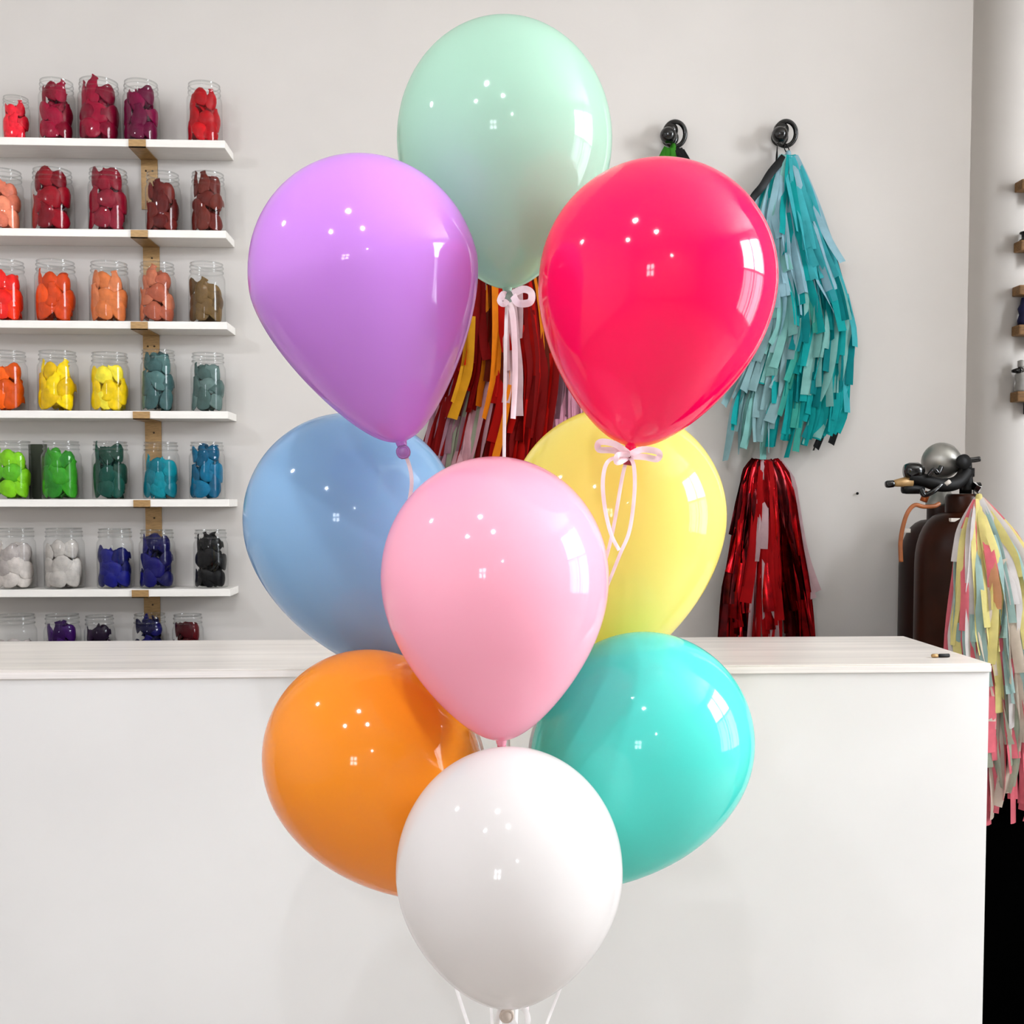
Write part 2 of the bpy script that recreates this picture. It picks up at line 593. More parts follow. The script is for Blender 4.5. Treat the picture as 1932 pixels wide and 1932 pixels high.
# rows: (x0, x1, y_top, colour name, colour, second colour, fill 0..1 of jar height)
JARS = [
    [(8, 55, 182, 'coral red', (228, 48, 66), (215, 40, 60), 0.82), (77, 140, 150, 'crimson', (160, 8, 58), (140, 0, 45), 0.90),
     (151, 225, 149, 'deep crimson', (158, 6, 56), (135, 0, 48), 0.90), (235, 300, 152, 'dark magenta', (128, 12, 66), (110, 8, 60), 0.86),
     (355, 418, 156, 'bright red', (186, 16, 30), (165, 8, 26), 0.82)],
    [(-22, 42, 320, 'peach pink', (235, 150, 122), (222, 132, 108), 0.80), (64, 137, 318, 'dark red', (150, 6, 34), (130, 0, 30), 0.97),
     (170, 242, 318, 'maroon red', (142, 18, 46), (150, 40, 60), 0.97), (277, 340, 325, 'reddish brown', (116, 42, 36), (100, 30, 28), 0.86),
     (362, 425, 325, 'chestnut brown', (106, 40, 34), (120, 50, 40), 0.95)],
    [(-25, 47, 491, 'orange red', (240, 62, 34), (225, 45, 40), 0.76), (70, 143, 491, 'burnt orange', (222, 88, 34), (205, 78, 34), 0.78),
     (172, 243, 494, 'tan orange', (202, 122, 78), (215, 135, 95), 0.78), (265, 331, 495, 'copper pink', (188, 118, 92), (175, 100, 78), 0.86),
     (358, 424, 495, 'khaki brown', (124, 100, 66), (104, 82, 56), 0.66)],
    [(-20, 50, 662, 'dark orange', (226, 100, 24), (205, 88, 24), 0.74), (75, 146, 662, 'sunny yellow', (240, 206, 14), (225, 186, 6), 0.76),
     (174, 243, 665, 'pale yellow', (246, 226, 84), (240, 205, 40), 0.76), (268, 332, 660, 'slate green', (98, 132, 130), (80, 112, 112), 0.94),
     (362, 425, 666, 'pale slate', (116, 138, 134), (92, 116, 112), 0.80)],
    [(-8, 60, 832, 'lime green', (124, 186, 40), (96, 172, 44), 0.78), (82, 152, 832, 'grass green', (66, 158, 46), (52, 142, 46), 0.82),
     (177, 243, 833, 'bottle green', (36, 72, 60), (28, 84, 72), 0.90), (272, 338, 834, 'turquoise', (8, 144, 158), (4, 126, 142), 0.66),
     (359, 424, 834, 'teal blue', (4, 116, 152), (0, 96, 130), 0.95)],
    [(-2, 66, 997, 'off white', (206, 198, 192), (190, 182, 178), 0.72), (87, 158, 997, 'milky white', (214, 208, 202), (198, 192, 186), 0.74),
     (186, 251, 998, 'royal navy', (28, 32, 118), (20, 24, 92), 0.66), (265, 330, 1000, 'midnight navy', (22, 20, 96), (16, 14, 74), 0.88),
     (367, 430, 1000, 'black', (16, 16, 18), (10, 10, 12), 0.92)],
    [(-5, 68, 1162, 'clear', (200, 192, 188), (190, 182, 178), 0.55), (87, 152, 1161, 'dark purple', (58, 16, 88), (46, 10, 70), 0.86),
     (162, 217, 1163, 'blackish plum', (34, 12, 42), (26, 10, 34), 0.84), (253, 315, 1160, 'ink navy', (22, 18, 84), (14, 12, 54), 0.95),
     (327, 384, 1161, 'dark ruby', (86, 10, 18), (66, 6, 14), 0.88)],
]
ORD = ['first', 'second', 'third', 'fourth', 'last']
JAR_Y = SH_F + 0.056
stuff_v, stuff_f, stuff_mi, stuff_mats = [], [], [], []
for ri, row in enumerate(JARS):
    for ji, (x0, x1, yt, cn, c1, c2, fill) in enumerate(row):
        rnd = random.Random(100 * ri + ji)
        cxp = (x0 + x1) / 2
        z0 = SH_Z[ri]
        pc = at(cxp, SH_PY[ri], JAR_Y)
        R = (x1 - x0) / 2 * ppm(JAR_Y)
        H = at(cxp, yt, JAR_Y - R * 0.5).z - z0
        shelf_words = ROW_NAME[ri] + ' shelf'
        base = Vector((pc.x, JAR_Y, z0 + 0.0006))
        j = bpy.data.objects.new('glass_jar', ME_JAR)
        j.location = base
        j.scale = (R, R, H)
        COL.objects.link(j)
        tag(j, 'clear jar of %s balloons, %s from the left on the %s' % (cn, ORD[ji], shelf_words), 'jar', 'jars on the wall shelves')
        for nm, me in (('rim', ME_RIM), ('thread_ring', ME_RING), ('thread_ring', ME_RING2)):
            rm = bpy.data.objects.new(nm, me)
            rm.parent = j
            COL.objects.link(rm)
        lk = 0.92 if max(c1) > 185 else 0.80
        c1, c2 = vivid(c1), vivid(c2)
        ma = mat('latex_%s' % cn.replace(' ', '_'), shade(c1, lk), rough=0.42, spec=0.12, var=0.08, scale=3.0, bump=0.22)
        mb = mat('latex_%s_deep' % cn.replace(' ', '_'), shade(c2, lk * 0.94), rough=0.42, spec=0.12, var=0.08, scale=3.0, bump=0.22)
        kk = [limp_mesh(k, ma if k % 2 else mb) for k in range(8)]
        top = H * fill
        ell = 0.62 * R * 2
        # the ones pressed against the glass towards the room
        spots = []
        if ri < 6:
            for a in range(3):
                for b in range(3):
                    spots.append(((b - 1) * 0.92 + (a % 2) * 0.36 - 0.18 + rnd.uniform(-.12, .12), (a + 0.5) / 3 + rnd.uniform(-.07, .07),
                                  ('lower', 'middle', 'upper')[a] + ' ' + ('left', 'centre', 'right')[b]))
        else:
            for b in range(6):
                spots.append(((b % 3 - 1) * 0.9 + rnd.uniform(-.15, .15), 0.5 + 0.34 * (b // 3),
                              ('lower', 'upper')[b // 3] + ' ' + ('left', 'centre', 'right')[b % 3]))
        rnd.shuffle(spots)
        for si, (u, v, place) in enumerate(spots):
            vi, sz = rnd.randrange(8), R * rnd.uniform(0.92, 1.12)
            zlo, zhi = min(q[2] for q in PRESSED[vi][0]) * sz, max(q[2] for q in PRESSED[vi][0]) * sz
            zz = max(min(v * top, top - 0.30 * R), 0.003 - zlo)
            k = 1.0 if zz + zhi < 0.775 * H else 0.86
            k *= 1.0 - 0.006 * si
            o = bpy.data.objects.new('uninflated_balloon', kk[vi])
            o.location = base + Vector((0, 0, zz))
            o.rotation_euler = (0, 0, u)
            o.scale = (R * k, R * k, sz)
            COL.objects.link(o)
            g = '%s balloons in the %s jar on the %s' % (cn, ORD[ji], shelf_words)
            tag(o, 'limp %s balloon at the %s of the %s jar on the %s' % (cn, place.replace('middle centre', 'very centre'), ORD[ji], shelf_words), 'balloon', g)
        # the rest, packed behind them
        mi = len(stuff_mats)
        stuff_mats += [ma, mb]
        nb = int(60 * fill)
        for q in range(nb):
            s = ell * rnd.uniform(0.8, 1.0)
            zz = 0.22 * s + (top - 0.38 * s) * (q + 0.5) / nb
            lim = 0.62 * R if zz < 0.70 * H else 0.42 * R
            rr = lim * math.sqrt(rnd.random())
            an = rnd.uniform(0, 2 * math.pi)
            rot = (Matrix.Rotation(rnd.uniform(0, 6.28), 3, 'Z') @ Matrix.Rotation(rnd.uniform(-0.9, 0.9), 3, 'X') @
                   Matrix.Rotation(rnd.uniform(0, 6.28), 3, 'Y'))
            vs, fs = LIMP[rnd.randrange(5)]
            o0 = len(stuff_v)
            cc = base + Vector((math.cos(an) * rr, math.sin(an) * rr, zz))
            for v in vs:
                p = cc + rot @ Vector((v[0] * s * 0.8, v[1] * s * 0.8, v[2] * s * 0.7))
                dx, dy = p.x - base.x, p.y - base.y
                dl = math.hypot(dx, dy)
                mxr = 0.76 * R if p.z - base.z < 0.52 * H else 0.65 * R
                if dl > mxr:
                    p.x, p.y = base.x + dx * mxr / dl, base.y + dy * mxr / dl
                p.z = max(p.z, base.z + 0.002)
                stuff_v.append(p)
            stuff_f += [[i + o0 for i in f] for f in fs]
            stuff_mi += [mi + (q % 2)] * len(fs)
st = mk('balloon_filling', stuff_v, stuff_f, None)
for m in stuff_mats:
    st.data.materials.append(m)
st.data.polygons.foreach_set('material_index', stuff_mi)
tag(st, 'heaped uninflated balloons of every colour packed deeper inside the jars', 'balloons', kind='stuff')

# thin dark olive sheet standing between the two green jars
p0, p1 = at(54, 838, SH_F + 0.098), at(90, 942, SH_F + 0.098)
ob = box('olive_sheet', (p0.x, SH_F + 0.095, SH_Z[4] + 0.0005), (p1.x, SH_F + 0.101, p0.z), mat('dark_olive', (40, 46, 28), rough=0.7),
         bevel=0.001, origin=((p0.x + p1.x) / 2, SH_F + 0.098, SH_Z[4]))
tag(ob, 'thin dark olive sheet standing behind the gap between the two green jars', 'card')


# ================================================================ wall hooks
def hook(px, py, label):
    Y = WALL_Y
    c = at(px, py, Y - 0.05)
    r = tag(empty('wall_hook', (c.x, Y, c.z)), label, 'hook', 'black wall hooks')
    lathe('back_plate', [(0, 0), (0.026, 0), (0.026, 0.004), (0.018, 0.008), (0, 0.009)], 24, M_BLACK, (c.x, Y - 0.0005, c.z), (0, -1, 0), r)
    tube('stem', [(c.x, Y - 0.006, c.z), (c.x - 0.004, Y - 0.03, c.z + 0.002), (c.x - 0.012, Y - 0.05, c.z - 0.008)], 0.009, M_BLACK, r)
    b = Vector((c.x - 0.017, Y - 0.062, c.z - 0.012))
    lathe('knob', [(0.024 * math.sin(math.pi * k / 12), -0.024 * math.cos(math.pi * k / 12)) for k in range(13)], 24, M_BLACK, b, parent=r)
    u = Vector((c.x - 0.004, Y - 0.030, c.z + 0.012))
    lathe('boss', [(0.023 * math.sin(math.pi * k / 12), -0.023 * math.cos(math.pi * k / 12)) for k in range(13)], 24, M_BLACK, u, parent=r)
    # ring hung over the stem
    rc = Vector((c.x + 0.008, Y - 0.036, c.z + 0.0))
    pts = [rc + Vector((0.031 * math.cos(a), -0.004 * math.sin(a), 0.035 * math.sin(a)))
           for a in [2 * math.pi * k / 20 for k in range(21)]]
    tube('ring', pts, 0.0068, M_BLACK, r, n=2, closed=True)
    return c


HK1 = hook(1270, 250, 'black ball hook on the wall above the hot pink balloon')
HK2 = hook(1480, 249, 'black ball hook on the wall holding the blue paper tassel')
HK3 = hook(926, 250, 'black ball hook on the wall hidden behind the mint balloon')
HK4 = hook(1085, 248, 'black ball hook on the wall behind the mint balloon edge')
nail = at(1616, 931, WALL_Y)
lathe('wall_nail', [(0, 0), (0.002, 0), (0.002, 0.006), (0.0042, 0.006), (0.0042, 0.008), (0, 0.0085)], 10, M_MATBLACK,
      (nail.x, WALL_Y - 0.0003, nail.z), (0, -1, 0), own=(nail.x, WALL_Y, nail.z))
tag(bpy.data.objects['wall_nail'], 'tiny dark nail in the bare wall beside the red foil tassel', 'nail')


# ================================================================ tassels
def interp(tab, y):
    if y <= tab[0][0]:
        return tab[0][1:]
    for a, b in zip(tab, tab[1:]):
        if y <= b[0]:
            t = (y - a[0]) / (b[0] - a[0])
            return tuple(a[k] + (b[k] - a[k]) * t for k in range(1, len(a)))
    return tab[-1][1:]


def tassel(name, label, Yb, top, outline, strips, width_px, depth=0.07, seed=1, loop_to=None, loop_mat=None, tiers=True, ragged=9.0):
    """paper strips gathered at the top; outline rows: (py, x_left, x_right); strips: (lateral -1..1, end py, layer 0..1, material)"""
    rnd = random.Random(seed)
    tp = at(top[0], top[1], Yb - 0.015)
    r = tag(empty(name, tp), label, 'tassel')
    for (a, ye, layer, m) in strips:
        pts = []
        ph, am, curl = rnd.uniform(0, 6.28), rnd.uniform(0.0, 7.0), rnd.gauss(0, ragged)
        n = 7
        y0 = top[1] + rnd.uniform(0, 6)
        if tiers and ye - y0 > 260 and rnd.random() < 0.75:
            y0 = ye - rnd.uniform(170, 260)
        for k in range(n + 1):
            t = k / n
            y = y0 + (ye - y0) * t
            xl, xr = interp(outline, y)
            cx, hw = (xl + xr) / 2, (xr - xl) / 2
            x = cx + a * hw + am * math.sin(ph + 5 * t) * t + curl * t ** 3
            rise = min(1.0, hw / 100.0)
            bul = math.sqrt(max(0.0, 1 - a * a * 0.9))
            Y = Yb - 0.012 - depth * rise * bul * (0.25 + 0.75 * layer) - 0.006 * math.sin(ph + 6 * t) - abs(curl) * 0.0006 * t ** 3
            pts.append(at(x, y, Y))
        wp = width_px * rnd.uniform(0.8, 1.25) * ppm(Yb)
        ribbon('strip', pts, (wp * 0.55, wp), m, r, n=2, twist=rnd.gauss(0, 0.9), twist0=rnd.uniform(-0.3, 0.3))
    # bound head of the tassel
    lathe('binding', [(0, 0.012), (0.006, 0.011), (0.009, 0.002), (0.008, -0.018), (0.012, -0.03), (0, -0.031)], 12,
          strips[0][3] if loop_mat is None else loop_mat, tp, parent=r)
    if loop_to is not None:
        lp = Vector(loop_to)
        tube('hanging_loop', [tp, tp.lerp(lp, 0.5) + Vector((-0.008, -0.004, 0)), lp, tp.lerp(lp, 0.5) + Vector((0.008, 0.004, 0)), tp],
             0.0016, M_MATBLACK, r, segs=6)
    return r


def paper(name, c, **k):
    return mat('tissue_' + name, c, rough=k.get('rough', 0.7), spec=0.12, var=0.05, scale=25, trans=k.get('trans', 0.3), metal=k.get('metal', 0.0))


PB, PB2 = paper('powder_blue', (150, 188, 200)), paper('grey_blue', (140, 176, 180))
AQ, TL, TL2 = paper('aqua', (70, 178, 186)), paper('teal', (16, 158, 158)), paper('deep_teal', (6, 124, 128))
PT, GT = paper('pale_teal', (128, 184, 178)), paper('sea_green', (60, 160, 146))
BK = mat('black_film', (5, 6, 7), rough=0.4, spec=0.15)
rnd = random.Random(5)
# --- powder blue to teal tassel
OUT_C = [(290, 1478, 1500), (330, 1452, 1520), (400, 1428, 1548), (480, 1424, 1574), (560, 1432, 1600), (620, 1424, 1612),
         (700, 1396, 1606), (780, 1374, 1600), (870, 1370, 1560)]
strips = []
for k in range(190):
    a = -0.97 + 1.94 * ((k * 0.618034) % 1.0)
    u = ((k * 0.7548777) % 1.0)
    ye = 400 + 470 * (u ** 0.62)
    if a > 0.45:
        ye = min(ye, 835 - 40 * (a - 0.45))
    layer = 1 - (ye - 400) / 470 * 0.85
    q = rnd.random()
    if a < -0.15:
        m = PB if ye < 640 and q < 0.75 else (PB2 if q < 0.55 else (PT if q < 0.9 else TL))
    elif a < 0.25:
        m = (PB if q < 0.4 else AQ if q < 0.65 else TL) if ye < 560 else (TL if q < 0.5 else GT if q < 0.7 else PT if q < 0.9 else TL2)
    else:
        m = (PB if q < 0.6 else AQ) if ye < 600 else (TL if q < 0.35 else AQ if q < 0.55 else PT if q < 0.8 else TL2)
    strips.append((a, ye, layer, m))
for a, ye in ((0.80, 845), (0.95, 838), (0.72, 846), (0.50, 700), (0.62, 850)):
    strips.append((a, ye, 0.05, BK))
T_TEAL = tassel('paper_tassel', 'powder blue and teal tissue paper tassel hanging from the wall hook', WALL_Y - 0.03, (1487, 292), OUT_C, strips, 17,
                depth=0.10, seed=3, loop_to=(HK2.x + 0.006, WALL_Y - 0.04, HK2.z - 0.03), loop_mat=PB)
ribbon('black_band', [at(1480, 296, 3.14), at(1455, 325, 3.12), at(1438, 352, 3.11), at(1418, 378, 3.11), at(1398, 430, 3.11)], 0.024, BK, T_TEAL, twist=0.5)

# --- red foil tassel below
FO = mat('red_foil', (128, 3, 10), rough=0.16, metal=0.9, var=0.25, scale=40)
FO2 = mat('dark_red_foil', (62, 1, 5), rough=0.2, metal=0.85, var=0.3, scale=40)
RD, PKG = paper('scarlet', (176, 10, 16)), paper('dusty_pink', (200, 168, 172))
OUT_D = [(862, 1425, 1460), (885, 1405, 1488), (950, 1392, 1500), (1050, 1376, 1512), (1120, 1362, 1524), (1198, 1356, 1532), (1290, 1352, 1540)]
strips = []
for k in range(74):
    a = -0.97 + 1.94 * ((k * 0.618034) % 1.0)
    u = ((k * 0.7548777) % 1.0)
    ye = 1010 + 270 * (u ** 0.6)
    q = rnd.random()
    if abs(a + 0.02) < 0.32:
        m = RD if q < 0.5 else PKG if q < 0.9 else FO
        lay = 0.9
    else:
        m = FO if q < 0.55 else FO2
        lay = 0.6
    strips.append((a, ye, lay * (1 - 0.4 * u), m))
for a in (0.98, 1.02, 0.94):
    strips.append((a, 1110 + 20 * rnd.random(), 0.0, PKG))
tassel('foil_tassel', 'shiny red foil tassel with pink strips hanging below the teal tassel', WALL_Y - 0.03, (1441, 866), OUT_D, strips, 18,
       depth=0.08, seed=4, tiers=False, loop_to=(HK2.x - 0.01, WALL_Y - 0.012, HK2.z - 0.03), loop_mat=FO2)

# --- red and orange tassel between the balloons
DR, RR = paper('dark_red', (120, 4, 3)), paper('red', (182, 12, 4))
OR, AM, BR = paper('orange', (214, 118, 14)), paper('amber', (200, 140, 24)), paper('russet', (92, 26, 8))
RO, GG, MAUVE = paper('old_rose', (196, 148, 156)), paper('grey_green', (140, 142, 122)), paper('mauve', (146, 108, 120))
OUT_A = [(290, 915, 940), (350, 885, 975), (450, 868, 1005), (540, 856, 1030), (700, 836, 1052), (800, 806, 1040), (890, 788, 1030), (960, 785, 1025)]
strips = []
for k in range(92):
    a = -0.97 + 1.94 * ((k * 0.618034) % 1.0)
    u = ((k * 0.7548777) % 1.0)
    q = rnd.random()
    if k % 2 == 0 or a > 0.45:
        ye = 660 + 140 * u + (130 if a > 0.1 else 0)
        m = DR if q < 0.50 else RR if q < 0.80 else OR if q < 0.88 else AM if q < 0.91 else BR
        lay = 0.8 - 0.3 * u
    else:
        ye = 850 + 90 * u
        m = RO if q < 0.35 else MAUVE if q < 0.6 else GG if q < 0.75 else DR if q < 0.9 else BR
        lay = 0.25
    strips.append((a, ye, lay, m))
for a, ye, m in ((0.16, 760, PKG), (0.28, 785, PKG), (0.42, 640, PKG), (0.2, 700, PKG), (-0.55, 790, AM), (-0.62, 760, AM), (-0.1, 790, OR), (0.22, 900, OR)):
    strips.append((a, ye, 1.0, m))
tassel('paper_tassel', 'dark red and orange tissue tassel seen between the purple and hot pink balloons', WALL_Y - 0.04, (928, 288), OUT_A, strips, 19,
       depth=0.08, seed=6, loop_to=(HK3.x + 0.006, WALL_Y - 0.04, HK3.z - 0.03), loop_mat=DR)

# --- pale pink tassel
PKT, PKT2 = paper('candy_pink', (214, 150, 172)), paper('taupe', (150, 134, 122))
OUT_B = [(285, 1075, 1095), (350, 1050, 1110), (500, 1040, 1122), (650, 1036, 1126), (760, 1024, 1128), (900, 1010, 1140)]
strips = []
for k in range(34):
    a = -0.95 + 1.9 * ((k * 0.618034) % 1.0)
    u = ((k * 0.7548777) % 1.0)
    m = PKT2 if a < -0.6 else (PKT if rnd.random() < 0.8 else MAUVE)
    strips.append((a, 780 + 110 * u, 0.5, m))
tassel('paper_tassel', 'dusty pink tissue tassel showing a sliver beside the hot pink balloon', WALL_Y - 0.002, (1086, 286), OUT_B, strips, 17,
       depth=0.012, seed=8, loop_to=(HK4.x + 0.006, WALL_Y - 0.04, HK4.z - 0.03), loop_mat=PKT)

# --- green and black tassel whose head peeps out above the hot pink balloon
GN = paper('leaf_green', (56, 128, 34))
OUT_G = [(276, 1258, 1284), (300, 1244, 1304), (380, 1218, 1330), (600, 1200, 1350)]
strips = []
for k in range(30):
    a = -0.95 + 1.9 * ((k * 0.618034) % 1.0)
    strips.append((a, 470 + 120 * ((k * 0.7548777) % 1.0), 0.5, GN if a < 0.0 else BK))
tassel('paper_tassel', 'green and black tassel whose head peeps out above the hot pink balloon', WALL_Y - 0.03, (1270, 278), OUT_G, strips, 18,
       depth=0.05, seed=9, loop_to=(HK1.x + 0.004, WALL_Y - 0.04, HK1.z - 0.03), loop_mat=GN)

# ================================================================ gas cylinders and inflator
CY1, CY2 = 2.825, 3.068
CR = 0.120


def cylinder(px, Y, top_py, m, label, tagpx):
    c = at(px, 1100, Y)
    zt = at(px, top_py, Y).z                     # top of the neck cap
    r = tag(empty('gas_cylinder', (c.x, Y, 0)), label, 'gas cylinder', 'gas cylinders behind the counter')
    zs = zt - 0.19
    prof = [(0, 0.0), (CR * 0.92, 0.0), (CR, 0.02), (CR, zs)]
    for k in range(1, 9):
        t = k / 8
        prof.append((0.040 + (CR - 0.040) * math.cos(t * math.pi / 2) ** 0.85, zs + 0.14 * math.sin(t * math.pi / 2)))
    lathe('tank', prof, 48, m, (c.x, Y, 0), parent=r)
    lathe('neck_cap', [(0.040, zt - 0.06), (0.044, zt - 0.05), (0.044, zt - 0.008), (0.040, zt), (0, zt)], 32, m, (c.x, Y, 0), parent=r)
    a = at(tagpx[0], tagpx[1], Y - CR * 0.8)
    b = at(tagpx[2], tagpx[3], Y - CR * 0.8)
    # printed tag bent around the shoulder: small plate resting on the surface
    zc = (a.z + b.z) / 2
    rr = CR
    for (r0, z0), (r1, z1) in zip(prof, prof[1:]):
        if z0 <= zc <= z1 and z1 > z0:
            rr = r0 + (r1 - r0) * (zc - z0) / (z1 - z0)
    xm = (a.x + b.x) / 2 - c.x
    yy = Y - math.sqrt(max(1e-4, rr * rr - xm * xm))
    box('tag', (a.x, yy - 0.004, b.z), (b.x, yy + 0.010, a.z), M_TAG, r, bevel=0.001)
    return c, zt


C1, ZT1 = cylinder(1813, CY1, 932, M_BROWN, 'dark brown gas cylinder in front with the balloon inflator on top', (1803, 978, 1820, 985))
C2, ZT2 = cylinder(1776, CY2, 948, M_BROWN2, 'deep maroon gas cylinder standing behind the brown one near the wall', (1724, 999, 1741, 1007))

inf = tag(empty('balloon_inflator', (C1.x, CY1, ZT1)), 'black balloon inflator with a silver dome on the gas cylinder valve', 'inflator')


def q(px, py, dy=0.0):
    return at(px, py, CY1 + dy)


s = ppm(CY1)
dc = q(1776, 871, 0.03)
R = 37 * s
lathe('dome', [(R * math.sin(math.pi * k / 16), -R * math.cos(math.pi * k / 16) * (1.0 if k > 8 else 0.9)) for k in range(17)], 32, M_SILVER, dc, (-0.12, 0, 1), inf)
lathe('cone', [(0, 0.0), (30 * s, 0.0), (30 * s, 5 * s), (12 * s, 38 * s), (0, 38 * s)], 24, M_SILVER, q(1776, 954, 0.10), parent=inf)
lathe('valve_stem', [(0, 0.0005), (0.016, 0.0005), (0.016, 0.045), (0.022, 0.047), (0.022, 0.07), (0, 0.07)], 20, M_MATBLACK, (C1.x + 0.008, CY1, ZT1), parent=inf)
tube('body', [q(1714, 898, -0.05), q(1740, 905, -0.05), q(1775, 915, -0.05), q(1806, 910, -0.04), q(1824, 888, -0.02)], 13 * s, M_MATBLACK, inf, segs=14)
lathe('grip', [(0, 0), (13 * s, 2 * s), (16 * s, 10 * s), (16 * s, 26 * s), (10 * s, 36 * s), (0, 37 * s)], 18, M_BLACK, q(1706, 889, -0.05), (1, 0, 0.02), inf)
lathe('lower_grip', [(0, 0), (9 * s, 1 * s), (10 * s, 8 * s), (10 * s, 40 * s), (0, 42 * s)], 14, M_MATBLACK, q(1702, 922, -0.045), (1, 0, 0.0), inf)
lathe('nozzle', [(0, 0), (6 * s, 0), (7.5 * s, 8 * s), (11 * s, 34 * s), (0, 35 * s)], 16, M_BRASS, q(1686, 912, -0.05), (1, 0, 0.12), inf)
lathe('nozzle_tip', [(0, 0), (5.5 * s, 0), (7 * s, 3 * s), (7 * s, 14 * s), (5 * s, 17 * s), (0, 17 * s)], 14, M_BLACK, q(1671, 914, -0.05), (1, 0, 0.1), inf)
tube('trigger', [q(1752, 898, -0.07), q(1762, 886, -0.075), q(1770, 892, -0.075), q(1776, 880, -0.07)], 4.5 * s, M_BLACK, inf)
tube('trigger_guard', [q(1738, 922, -0.07), q(1744, 934, -0.07), q(1762, 926, -0.07), q(1778, 912, -0.06)], 5 * s, M_BLACK, inf)
tube('upright_valve', [q(1826, 925, -0.02), q(1824, 900, -0.02), q(1822, 872, -0.02)], 11 * s, M_MATBLACK, inf, segs=12)
tube('lever', [q(1816, 867, -0.03), q(1832, 868, -0.03), q(1848, 866, -0.03)], 5.5 * s, M_BLACK, inf)
lathe('gauge', [(0, 0), (13 * s, 0), (14 * s, 3 * s), (14 * s, 10 * s), (0, 11 * s)], 20, M_MATBLACK, q(1814, 872, -0.035), (0.2, -1, 0.1), inf)
lathe('side_knob', [(0, 0), (7 * s, 0), (8 * s, 4 * s), (8 * s, 11 * s), (0, 12 * s)], 14, M_BLACK, q(1838, 918, -0.02), (1, 0, 0.05), inf)
lathe('lock_nut', [(0, 0), (10 * s, 0), (10 * s, 12 * s), (0, 12 * s)], 6, M_BLACK, q(1838, 924, -0.03), (0.4, -0.4, 0.8), inf, smooth=False)
lathe('white_button', [(0, 0), (4 * s, 0), (4 * s, 10 * s), (0, 11 * s)], 10, M_TAG, q(1784, 914, -0.085), (0.7, -0.2, 0.6), inf)
lathe('hose_fitting', [(0, 0), (7 * s, 0), (7 * s, 14 * s), (5 * s, 20 * s), (0, 20 * s)], 12, mat('copper', (170, 92, 50), rough=0.3, metal=0.8), q(1742, 946, -0.05), (0.4, 0, 1), inf)
tube('hose', [q(1772, 950, -0.055), q(1762, 955, -0.06), q(1742, 956, -0.06), q(1726, 953, -0.06), q(1713, 966, -0.06), q(1704, 992, -0.055), q(1699, 1024, -0.05), q(1700, 1060, -0.05)],
     4.2 * s, M_HOSE, inf)

# --- pastel tassel hung on the inflator
YE, TQ, PKE, CRM = paper('lemon', (220, 208, 136)), paper('ice_blue', (158, 186, 182)), paper('coral_pink', (222, 112, 124)), paper('cream', (208, 194, 178))
WH, PE, LG = paper('tissue_white', (202, 196, 194)), paper('peach', (204, 150, 112)), paper('pale_green', (162, 170, 150))
OUT_E = [(942, 1842, 1852), (965, 1828, 1876), (1000, 1812, 1910), (1050, 1800, 1945), (1120, 1796, 1968), (1200, 1786, 1984), (1300, 1796, 1990),
         (1420, 1806, 1990), (1580, 1820, 1980)]
strips = []
for k in range(120):
    a = -0.97 + 1.94 * ((k * 0.618034) % 1.0)
    u = ((k * 0.7548777) % 1.0)
    ye = 1060 + 500 * (u ** 0.6)
    qv = rnd.random()
    if ye < 1180 and a < -0.3:
        m = WH if qv < 0.6 else YE
    elif ye > 1380:
        m = PKE if qv < 0.55 else CRM if qv < 0.75 else LG
    else:
        m = [YE, TQ, PKE, CRM, WH, PE, YE, CRM, WH, TQ][int(qv * 10)]
    strips.append((a, ye, 1 - 0.8 * u, m))
tassel('paper_tassel', 'pastel yellow, pink and mint tissue tassel hanging from the gas cylinder', 2.650, (1847, 940), OUT_E, strips, 19,
       depth=0.075, seed=12, loop_to=tuple(q(1838, 925, -0.06)), loop_mat=YE)

# --- added black sheet that keeps the gap beyond the counter end dark
M_BLACKOUT = mat('flat_black', (2, 2, 2), rough=0.95, spec=0.0)
pan = tag(empty('blackout_sheet', (1.55, 2.69, 0)), 'added black sheet filling the dark area beyond the counter end', 'blackout sheet')
box('board', (1.08, 2.672, 0.0005), (2.05, 2.686, 0.80), M_BLACKOUT, pan, bevel=0.002)
for x in (1.12, 1.98):
    box('foot', (x, 2.686, 0.0), (x + 0.04, 2.70, 0.02), M_BLACKOUT, pan)
fm = box('blackout_floor_sheet', (1.06, 2.20, 0.0), (2.05, 2.668, 0.008), M_BLACKOUT, bevel=0.002, origin=(1.55, 2.43, 0))  # added black sheet so the lit floor strip stays dark
tag(fm, 'added black sheet hiding the bright floor beside the counter end', 'mat')

